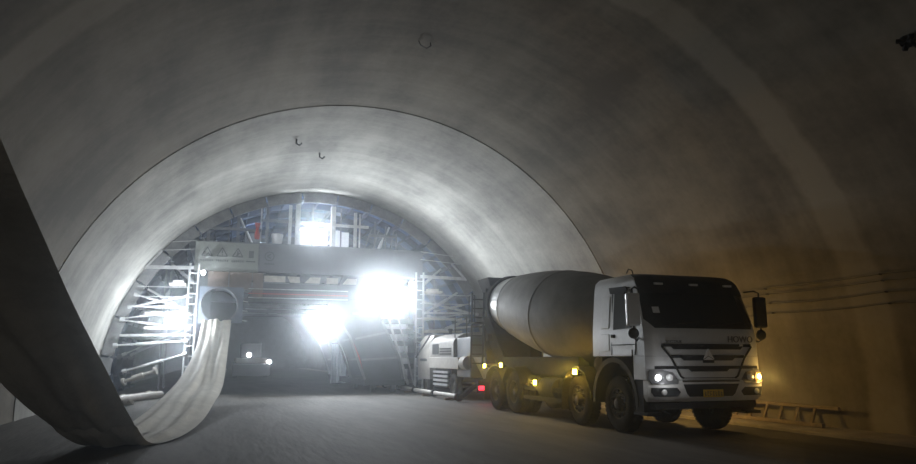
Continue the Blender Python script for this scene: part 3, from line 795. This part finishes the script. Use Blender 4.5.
# side scaffolds with ladders, boards, turnbuckle props reaching the form panels
def prop(p0, p1, r=.03, col=None):
    p0, p1 = Vector(p0), Vector(p1); mb = MB()
    mb.cyl(p0, p1, r, n=10)
    mb.cyl(p0.lerp(p1, .30), p0.lerp(p1, .62), r * 1.7, n=10)
    mb.cyl(p0, p0.lerp(p1, .06), r * 2.3, n=10); mb.cyl(p1.lerp(p0, .06), p1, r * 2.3, n=10)
    tb(mb, 'turnbuckle_prop', col or M['galv'], smooth=40)
Yp = 30.5
for side_ in (0, 1):
    X = (lambda x: x) if side_ == 0 else (lambda x: 7.25 - x + max(0, -x - 1.4) * .2)   # mirrored about the trolley's middle
    for x in (-1.34, -1.0):
        tb(MB().cyl((X(x), Yp, .1 if side_ == 0 else 0.1), (X(x), Yp, 5.3), .045, n=10), 'scaffold_post', M['galv'], smooth=40)
    for k in range(11):
        tb(MB().cyl((X(-1.34), Yp, .7 + .42 * k), (X(-1.0), Yp, .7 + .42 * k), .025, n=8), 'ladder_rung', M['galv'])
    for x0, z0, x1, z1, w_ in ((-3.0, 5.08, -1.2, 5.12, .13), (-3.25, 4.3, -1.2, 4.3, .03), (-3.45, 3.5, -1.3, 3.48, .08), (-3.75, 2.35, -1.2, 2.40, .09), (-2.9, 5.75, -1.2, 5.9, .025), (-2.6, 6.1, -1.2, 6.25, .025), (-3.3, 3.9, -1.2, 3.9, .03)):
        tb(MB().beam((X(x0), Yp, z0), (X(x1), Yp, z1), w_), 'scaffold_ledger', M['galv'])
    prop((X(-3.35), Yp, 3.98), (X(-1.75), Yp - .05, 3.55)); prop((X(-3.55), Yp, 3.45), (X(-1.3), Yp, 3.98))
    prop((X(-3.75), Yp, 3.0), (X(-1.5), Yp, 3.35)); prop((X(-3.8), Yp, 2.95), (X(-1.6), Yp + .1, 2.7))
    prop((X(-3.95), Yp, 1.95), (X(-1.25), Yp, 2.15), .042); prop((X(-3.55), Yp, .95), (X(-1.25), Yp, 1.65), .036)
    prop((X(-3.5), Yp, .55), (X(-2.3), Yp - .3, 1.0), .07, M['pipe'])
    for x0, x1, z in ((-2.1, -1.45, 4.40), (-2.9, -1.3, 3.20), (-2.9, -1.5, 2.62)):
        tb(MB().box(min(X(x0), X(x1)), max(X(x0), X(x1)), Yp, Yp + .7, z, z + .08), 'scaffold_board', M['plank'])
    tb(MB().box(min(X(-1.95), X(-1.55)), max(X(-1.95), X(-1.55)), Yp, Yp + .4, 4.48, 4.58), 'scaffold_board', M['plank'])
    tb(MB().beam((X(-3.05), Yp - .05, 5.0), (X(-2.45), Yp - .05, 5.75), .07), 'scaffold_brace', M['galv'])
    for y in (33.0, 36.0):
        tb(MB().box(min(X(-3.7), X(-1.3)), max(X(-3.7), X(-1.3)), y, y + .7, 2.3, 2.36), 'scaffold_board', M['steel'])
        tb(MB().cyl((X(-2.4), y, .1), (X(-2.4), y, 5.6), .04, n=8), 'scaffold_post', M['steel'])
        prop((X(-3.9), y, 1.6), (X(-1.2), y, 2.9)); prop((X(-3.6), y, 3.6), (X(-1.2), y, 3.2))
# stair boards right of the splayed leg, and the white sheet behind
for k, z in enumerate((1.0, 1.5, 2.02, 2.55, 3.0)):
    tb(MB().box(6.9, 8.35, 31.2, 31.5, z, z + .22), 'stair_tread', M['steel_dark'])
tb(MB().beam((8.1, 31.15, .3), (7.1, 31.15, 3.4), .1), 'stair_stringer', M['galv'])
tb(MB().beam((8.35, 31.1, .3), (7.55, 31.1, 3.4), .06), 'stair_handrail', M['galv'])
def hang_sheet(x0, x1, y, z0, z1, seed):
    rnd = random.Random(seed); mb = MB(); nx, nz = 18, 8; fr = []
    for j in range(nz + 1):
        for i in range(nx + 1):
            fr.append((x0 + (x1 - x0) * i / nx, y + .06 * math.sin(i * 1.7 + j * .5 + seed), z0 + (z1 - z0) * j / nz))
    bk = [(a, b + .01, c) for a, b, c in fr]; T = len(fr); n = nx + 1; fs = []
    for j in range(nz):
        for i in range(nx):
            q = (j*n+i, j*n+i+1, (j+1)*n+i+1, (j+1)*n+i); fs.append(q); fs.append(tuple(T + k for k in q[::-1]))
    for j in range(nz):
        for i in (0, nx): fs.append((j*n+i, (j+1)*n+i, T+(j+1)*n+i, T+j*n+i))
    for j in (0, nz):
        for i in range(nx): fs.append((j*n+i, j*n+i+1, T+j*n+i+1, T+j*n+i))
    return mb.add(fr + bk, fs)
tb(hang_sheet(6.9, 8.6, 33.2, .4, 3.9, 1), 'white_sheet', M['sheet'], smooth=60)
tb(hang_sheet(5.55, 6.35, 37.3, .2, 2.2, 2), 'white_sheet', M['sheet'], smooth=60)

# banners on the front girder
b1 = thing('warning_banner', 'pale banner with a row of warning triangles on the trolley girder', 'banner', (0, 30.70, 5.1))
mb = MB(); mb.box(-1.19, 1.34, .0, .04, -.06, 1.17); mb.build('banner_cloth', M['banner'], b1)
for k, x in enumerate((-.72, -.12, .50)):
    mb = MB(); P = [(x + .24 * math.cos(a), .70 + .24 * math.sin(a)) for a in (PI/2, PI/2 + 2*PI/3, PI/2 + 4*PI/3)]
    for a, b in zip(P, P[1:] + P[:1]):
        mb.beam((a[0], -.006, a[1]), (b[0], -.006, b[1]), .035, .01, up=(0, -1, 0))
    mb.build('warning_triangle', M['bannerink'], b1)
    mb = MB()
    if k == 0: mb.beam((x - .04, -.006, .60), (x + .06, -.006, .70), .05, .01, up=(0,-1,0)); mb.beam((x + .06, -.006, .70), (x + .1, -.006, .60), .03, .01, up=(0,-1,0))
    elif k == 1: mb.beam((x, -.006, .70), (x, -.006, .82), .035, .01, up=(0,-1,0)); mb.box(x - .02, x + .02, -.011, -.001, .62, .66)
    else: mb.beam((x, -.006, .62), (x, -.006, .82), .04, .01, up=(0,-1,0)); mb.beam((x - .06, -.006, .62), (x + .08, -.006, .74), .03, .01, up=(0,-1,0))
    mb.build('pictogram', M['bannerink'], b1)
    mb = MB()
    for q in range(6):
        xx = x - .22 + q * .088
        mb.box(xx - .03, xx + .03, -.006, -.001, .36, .375); mb.box(xx - .03, xx + .03, -.006, -.001, .40, .415); mb.box(xx - .006, xx + .006, -.006, -.001, .345, .43)
    mb.build('caption', M['bannerink'], b1)
mb = MB(); mb.box(.95, 1.15, -.006, 0, .55, .85); mb.box(.85, 1.22, -.006, 0, .37, .42); mb.build('pictogram', M['bannerink'], b1)
b2 = thing('grey_banner', 'long grey banner with a faint ring emblem beside the warning triangles banner', 'banner', (1.4, 30.70, 5.1))
mb = MB(); mb.box(0, 7.2, .0, .04, -.02, 1.16); mb.build('banner_cloth', M['banner2'], b2)
def ring2(cx, cz, r0, r1):
    mb = MB(); n = 28
    lo = [[(cx + r * math.cos(2*PI*i/n), y, cz + r * math.sin(2*PI*i/n)) for i in range(n)] for r, y in ((r0, 0), (r0, -.006), (r1, -.006), (r1, 0))]
    return mb.loft(lo + [lo[0]], caps=False)
ring2(.40, .66, .17, .205).build('ring_emblem', M['bannerink'], b2)
mb = MB(); mb.beam((.30, -.004, .66), (.46, -.004, .75), .04, .008, up=(0,-1,0)); mb.beam((.30, -.004, .66), (.46, -.004, .57), .04, .008, up=(0,-1,0)); mb.build('emblem_arrow', M['bannerink'], b2)
mb = MB()
for q in range(6): mb.box(.2 + q * .07, .25 + q * .07, -.006, 0, .30, .36)
mb.build('caption', M['bannerink'], b2)

# floodlights
def floodlight(label, p, r, power, aim_down=.0, lens='lamp', col=(.86, .93, 1), name='floodlight', bulb=.12, group=None, spot=False, tilt=0, pan=0):
    t = thing(name, label, 'lamp', (p[0], p[1], p[2]), group=group)
    mb = MB().lathe((0, 0, 0), (0, 1, 0), [(0, r), (.02, r * 1.04), (.16, r * .7), (.24, r * .45)], 20); mb.build('housing', M['black'], t, smooth=40)
    mb = MB().lathe((0, -.03, 0), (0, 1, 0), [(0, .01), (0, r * .8), (.03, r * .96)], 20); mb.build('lens', M[lens], t)
    mb = MB(); mb.tube([(-r * 1.1, .1, 0), (-r * 1.1, .3, 0), (r * 1.1, .3, 0), (r * 1.1, .1, 0)], .02, 6); mb.beam((0, .3, 0), (0, .5, 0), .06)
    mb.build('yoke', M['black'], t)
    if spot: spot_light('flood_beam', (0, -.06 - bulb * 1.2, 0), power, col, bulb, t, tilt, pan)
    else: point_light('flood_glow', (0, -.2, 0), power, col, bulb, t)
    return t
floodlight('larger of the two glaring floodlights hung side by side under the trolley girder', (6.42, 30.15, 4.18), .40, 860, bulb=.2, spot=True)
floodlight('smaller of the two glaring floodlights hung side by side under the trolley girder', (7.32, 30.15, 4.02), .28, 520, bulb=.15, spot=True)
floodlight('glaring floodlight low in the vehicle opening of the trolley', (4.11, 30.2, 2.95), .28, 920, bulb=.16, spot=True)
floodlight('small bright lamp at the end of the girder above the duct ring', (-.82, 30.35, 4.92), .10, 22, name='work_or_fill_lamp', lens='lamp_soft', bulb=.08)
floodlight('bright lamp among the scaffold props beside the duct ring', (-1.75, 29.85, 2.95), .18, 620, name='work_or_fill_lamp', bulb=.12)
floodlight('bright lamp lighting the white screen on the upper deck', (3.75, 31.35, 7.1), .16, 520, name='work_or_fill_lamp', lens='lamp_soft', bulb=.12)
floodlight('small bright lamp hung at the end of the girder by the stair', (8.0, 30.35, 4.75), .12, 25, name='work_or_fill_lamp', lens='lamp_soft', bulb=.08)
# added fill lamps, hidden in the trolley to give its interior a blue light
floodlight('added fill lamp hidden deep inside the trolley behind the front girder', (1.2, 37.0, 5.7), .15, 130, name='work_or_fill_lamp', lens='lamp_soft', col=(.5, .7, 1))
floodlight('added fill lamp on the deck deep under the blue sheet', (1.5, 36.5, 7.2), .15, 110, name='work_or_fill_lamp', lens='lamp_soft', col=(.45, .66, 1))
floodlight('added fill lamp deep behind the right-hand scaffold', (8.2, 36.5, 3.6), .15, 110, name='work_or_fill_lamp', lens='lamp_soft', col=(.5, .7, 1))

# loose things on the trolley
bk = thing('bucket', 'white plastic bucket standing on the upper deck', 'bucket', (2.1, 31.0, 6.34))
MB().lathe((0, -.02, 0), (0, 0, 1), [(0, .20), (.42, .26), (.42, .24), (.02, .18)], 20, caps=True).build('pail', M['sheet'], bk, smooth=40)
mb = MB(); mb.tube([(.25 * math.cos(a), -.02, .42 + .06 * math.sin(a)) for a in [PI * k / 8 for k in range(9)]], .012, 6); mb.build('handle', M['galv'], bk)
vest = MB()
loops = []
for k in range(7):
    z = 6.5 + .12 * k; w_ = .09 + .03 * math.sin(k * 1.3)
    loops.append([(1.25 - w_, 30.86, z), (1.25 - w_ * .3, 30.82, z), (1.25 + w_, 30.87, z), (1.25 + w_ * .2, 30.91, z)])
tag(vest.loft(loops).build('hanging_cloth', M['red_paint']), 'red cloth tied to a post of the upper deck', 'cloth')

# ------------------------------------------------------------------ pump truck behind the mixer
PO = Vector((9.2, 27.0, 0)); PSHIFT = Vector((0, -.65, 0))
pump = thing('pump_truck', 'small dusty concrete pump truck parked behind the mixer by the trolley', 'truck', PO + PSHIFT)
def pb(mb, name, material, parent=None, **k): return mb.build(name, material, parent or pump, off=PO, **k)
capr = [(-1.0, .62), (-1.02, 1.3), (-1.0, 1.75), (-.92, 2.2), (-.78, 2.42), (.78, 2.42), (.92, 2.2), (1.0, 1.75), (1.02, 1.3), (1.0, .62)]
cabm = MB().loft([[(9.2 + x, y + (max(0, z - 1.3) * sl), z) for x, z in capr] for y, sl in ((28.7, 0), (29.9, 0), (30.5, -.28))])
pc = pb(cabm, 'cab', M['pump2'], bevel=.02, smooth=40)
for sx in (-1, 1):
    x = 9.2 + sx * 1.015
    pb(MB().prism([(x, 29.1, 1.35), (x, 30.15, 1.35), (x - sx * .10, 29.95, 2.1), (x - sx * .10, 29.1, 2.1)], (sx * .012, 0, 0)), 'side_window', M['glass2'], pc)
pb(MB().prism([(8.4, 30.47, 1.4), (10.0, 30.47, 1.4), (9.9, 30.27, 2.25), (8.5, 30.27, 2.25)], (0, .03, 0)), 'windscreen', M['glass'], pc)
mb = MB(); mb.beam((8.18, 28.6, 2.4), (8.10, 30.5, 1.5), .05); mb.tube([(8.15, 30.1, 2.1), (7.98, 30.2, 2.1), (7.98, 30.2, 1.6)], .02, 6); pb(mb, 'mirror_bracket', M['black'], pc)
for sx in (-1, 1):
    pb(MB().box(9.2 + sx * .32 - .05, 9.2 + sx * .32 + .05, 23.8, 30.2, .6, .8), 'chassis_rail', M['dark'])
arch = [(8.18, 1.5)] + [(9.2 - 1.02 * math.cos(a), 2.02 + .42 * math.sin(a)) for a in [PI * k / 10 for k in range(11)]] + [(10.22, 1.5)]
cov = pb(MB().loft([[(x, y, z) for x, z in arch] for y in (25.55, 25.6, 28.55, 28.6)]), 'engine_cover', M['pump'], smooth=40)
pb(MB().box(8.16, 8.2, 27.4, 28.2, 1.62, 2.02), 'cover_window', M['black'], cov)
for k in range(3): pb(MB().box(8.155, 8.2, 25.8, 27.2, 1.6 + .1 * k, 1.65 + .1 * k), 'louvre', M['dark'], cov)
pb(MB().lathe((8.6, 27.2, 2.4), (0, 0, 1), [(0, .07), (.12, .07), (.14, .1), (.2, .1), (.22, .04)], 14), 'exhaust_cap', M['dark'])
pb(MB().box(8.14, 10.26, 24.9, 28.6, 1.08, 1.5), 'side_panel', M['pump2'], bevel=.02)
for k in range(4): pb(MB().box(8.22, 8.3, 26.4, 28.3, .42 + .16 * k, .5 + .16 * k), 'step_slat', M['galv'])
pb(MB().box(8.35, 10.05, 26.3, 28.4, .4, 1.08), 'hydraulic_tank', M['dark'], bevel=.02)
pb(MB().box(8.3, 10.1, 24.0, 25.5, .8, 2.2), 'valve_cabinet', M['steel_dark'], bevel=.03)
frustum_b = MB(); frustum(frustum_b, (9.2, 23.5, .7), (.45, .35), (9.2, 23.4, 1.5), (.8, .62), .04); pb(frustum_b, 'receiving_hopper', M['steel'])
pb(MB().lathe((8.30, 24.15, 1.3), (0, 1, 0), [(0, .05), (.0, .24), (.5, .24), (.52, .1)], 20), 'air_tank', M['pump2'], smooth=40)
for y in (29.35, 25.75):
    for sx in (-1, 1):
        x0 = 9.2 + sx * .98
        wb = MB().lathe((x0, y, .46), (-sx, 0, 0), [(.02, .26), (0, .3), (.02, .42), (.06, .46), (.2, .46), (.24, .42), (.26, .3)], 28, caps=False)
        w_ = pb(wb, 'wheel', M['rubber'], smooth=40)
        pb(MB().lathe((x0, y, .46), (-sx, 0, 0), [(.03, .27), (.05, .22), (.09, .18), (.06, .08), (.04, .02)], 20, caps=False), 'rim', M['rim'], w_, smooth=40)
    pb(MB().cyl((8.3, y, .46), (10.1, y, .46), .07, n=10), 'axle', M['dark'])
tl = pb(MB().box(8.16, 8.86, 22.92, 22.98, .34, .70), 'tail_board', M['black'])
pb(MB().box(8.20, 8.80, 22.90, 22.925, .42, .66), 'tail_lens', M['red'], tl)
pb(MB().beam((8.5, 22.95, .6), (8.5, 24.2, .7), .08), 'tail_bracket', M['dark'])
point_light('tail_glow', (8.45 - 9.2, 22.6 - 27, .5), 8, (1, .04, .06), .08, pump)
mb = MB()
for x in (8.2, 10.2):
    mb.beam((x, 24.1, 2.2), (x, 24.1, 2.9), .04); mb.beam((x, 25.4, 2.2), (x, 25.4, 2.9), .04); mb.beam((x, 24.1, 2.9), (x, 25.4, 2.9), .04)
pb(mb, 'guard_rail', M['dark'])

# concrete delivery pipe on the floor: flanged lengths
pipe = thing('delivery_pipe', 'jointed steel concrete delivery pipe lying on the floor beside the pump truck', 'pipe', (7.75, 23.2, 0))
def ppipe(mb, name, material, parent=None, **k): return mb.build(name, material, parent or pipe, off=(7.75, 23.2, 0), **k)
pts = [(7.88, 23.4), (7.88, 26.3), (7.9, 29.2), (7.93, 32.2), (7.95, 35.2), (7.95, 38.2)]
for (xa, ya), (xb, yb_) in zip(pts, pts[1:]):
    d = ppipe(MB().cyl((xa, ya, .16), (xb, yb_, .16), .085, n=16), 'pipe_length', M['pipe'], smooth=40)
    ppipe(MB().lathe((xa, ya - .07, .16), (xb - xa, yb_ - ya, 0), [(0, .09), (.0, .145), (.14, .145), (.14, .09)], 18), 'coupling', M['dark'], d, smooth=30)
    ppipe(MB().box(xa - .2, xa + .2, ya + .9, ya + 1.05, 0, .08), 'timber_rest', M['wood'], d)
ppipe(MB().tube([(7.9, 23.4, .16), (7.95, 23.1, .2), (8.15, 22.7, .5), (8.75, 22.6, .78)], .08, 10), 'bend', M['dark'], smooth=60)

# ------------------------------------------------------------------ right wall: cables, ladder, patch
for k, (z, lab, sag) in enumerate(((3.03, 'topmost of the four thin cables strung along the right tunnel wall', .02), (2.91, 'second from the top of the four thin cables strung along the right tunnel wall', .03), (2.70, 'second from the bottom of the four thin cables strung along the right tunnel wall', .05), (2.48, 'lowest of the four thin cables strung along the right tunnel wall', .04))):
    pts = []
    for j in range(0, 61):
        y = -2 + j * .5
        zz = z - sag * math.sin(PI * ((y + 2) % 3) / 3)
        R = (R_OLD if y < 19.4 else R_NEW) - .05
        pts.append((CX + math.sqrt(R * R - (zz - CZ) ** 2), y, zz))
    o = tag(MB().tube(pts, .007, 6).build('wall_cable', M['cable'], smooth=60), lab, 'cable', 'cables on the right wall')
    for y in (1, 4, 7, 10, 13, 16):
        R = R_OLD - .03
        x = CX + math.sqrt(R * R - (z - CZ) ** 2)
        MB().box(x - .03, x + .04, y - .012, y + .012, z - .014, z + .014).build('cable_clip', M['dark'], o)
ld = thing('wooden_ladder', 'rough wooden ladder lying on its side against the right wall behind the kerb', 'ladder', (11.8, 11.7, .04))
mb = MB(); mb.beam((.06, 0, .05), (.06, 3.6, .05), .09, .08); mb.build('side_rail', M['wood'], ld, bevel=.008)
mb = MB(); mb.beam((.25, -.25, .40), (.25, 3.5, .42), .07, .07); mb.build('side_rail', M['wood'], ld, bevel=.008)
for k in range(8):
    y = .32 + k * .46
    MB().beam((.06, y, .06), (.25, y + .03, .41), .06, .05).build('rung', M['wood'], ld, bevel=.006)
c, s_ = math.cos(math.radians(45)), math.sin(math.radians(45))
mb = MB()
for k in range(9):
    a = 2 * PI * k / 9 + .3; rr = .10 + .05 * (k % 2)
    mb.beam((CX + 8.40*c, 7.39, CZ + 8.40*s_), (CX + 8.36*c - s_ * rr * math.cos(a), 7.39 + rr * math.sin(a), CZ + 8.36*s_ + c * rr * math.cos(a)), .07, .05)
tag(mb.build('lifting_hook_stub', M['black']), 'black torn anchor stub sticking out of the vault above the right wall', 'anchor')
mb = MB(); mb.tube([(4.0, 14.8, 8.76), (4.05, 14.8, 8.66), (4.2, 14.85, 8.62), (4.3, 14.8, 8.68), (4.28, 14.8, 8.75)], .013, 6)
tag(mb.build('bent_wire', M['cable']), 'bent black wire stub hanging from the crown of the vault', 'wire')
for x, y, lab in ((3.0, 24.5, 'black pipe stub poking out of the pale lining ring'), (2.0, 22.6, 'small dark wire hook in the pale lining ring')):
    z = CZ + math.sqrt(R_NEW ** 2 - (x - CX) ** 2)
    tag(MB().tube([(x, y, z + .02), (x, y, z - .15), (x + .1, y, z - .2), (x + .18, y, z - .12)], .03, 6).build('pipe_stub', M['cable']), lab, 'stub')

# ------------------------------------------------------------------ left foot of the wall: rubble and pipes; distant vehicle
rnd = random.Random(11)
stone_at = []
while len(stone_at) < 14:
    x = -3.9 + rnd.random() * 1.6; y = 22 + rnd.random() * 8; r_ = .09 + rnd.random() * .14
    px = -3.6 + 1.6 * (y - 24.2) / 4.8                       # the pipe's line on the floor
    if (23.7 < y < 29.5 and abs(x - px) < .25 + r_) or any(math.hypot(x - a, y - b) < c_ + r_ + .08 for a, b, c_ in stone_at): continue
    stone_at.append((x, y, r_))
    bm = bmesh.new(); bmesh.ops.create_icosphere(bm, subdivisions=1, radius=r_)
    for v in bm.verts: v.co *= rnd.uniform(.75, 1.15); v.co.z *= .7
    zmin = min(v.co.z for v in bm.verts)
    for v in bm.verts: v.co.z -= zmin
    me = bpy.data.meshes.new('rubble_stone'); bm.to_mesh(me); bm.free(); me.materials.append(M['rubble'])
    o = bpy.data.objects.new('rubble_stone', me); COL.objects.link(o); o.location = (x, y, -.005)
    tag(o, 'loose grey stone lying at the foot of the left wall before the trolley', 'stone', 'stones at the foot of the left wall')
tag(MB().cyl((-3.6, 24.2, .13), (-2.0, 29.0, .13), .13, n=18).build('steel_pipe', M['pipe'], smooth=40), 'thick pale steel pipe lying at the foot of the left wall', 'pipe')

far = thing('parked_loader', 'dark vehicle with lit lamps deep in the tunnel beyond the trolley', 'vehicle', (2.4, 58, 0))
MB().box(-1.2, 1.2, 0, 3.5, .6, 1.5).build('body', M['rust'], far, bevel=.1)
MB().box(-.8, .8, 1.2, 2.8, 1.5, 2.7).build('cab', M['dark'], far, bevel=.12)
MB().hexa([(-1.4, -.9, .15), (1.4, -.9, .15), (1.4, .0, .3), (-1.4, .0, .3), (-1.4, -.6, 1.0), (1.4, -.6, 1.0), (1.4, .0, 1.1), (-1.4, .0, 1.1)]).build('bucket', M['dark'], far)
for y in (.8, 2.9):
    for sx in (-1, 1): MB().lathe((sx * 1.35, y, .6), (-sx, 0, 0), [(0, .3), (.03, .55), (.1, .6), (.35, .6), (.4, .4)], 22).build('wheel', M['rubber'], far, smooth=40)
for x, z, p in ((-.15, 1.75, 4), (1.35, 1.2, 8)):
    MB().lathe((x, -.0 if z < 1.6 else 1.15, z), (0, -1, 0), [(0, .16), (.06, .16), (.1, .08)], 14).build('lamp', M['lamp_soft'], far)
    point_light('loader_glow', (x, -1.1, z), p, (.9, .95, 1), .1, far)
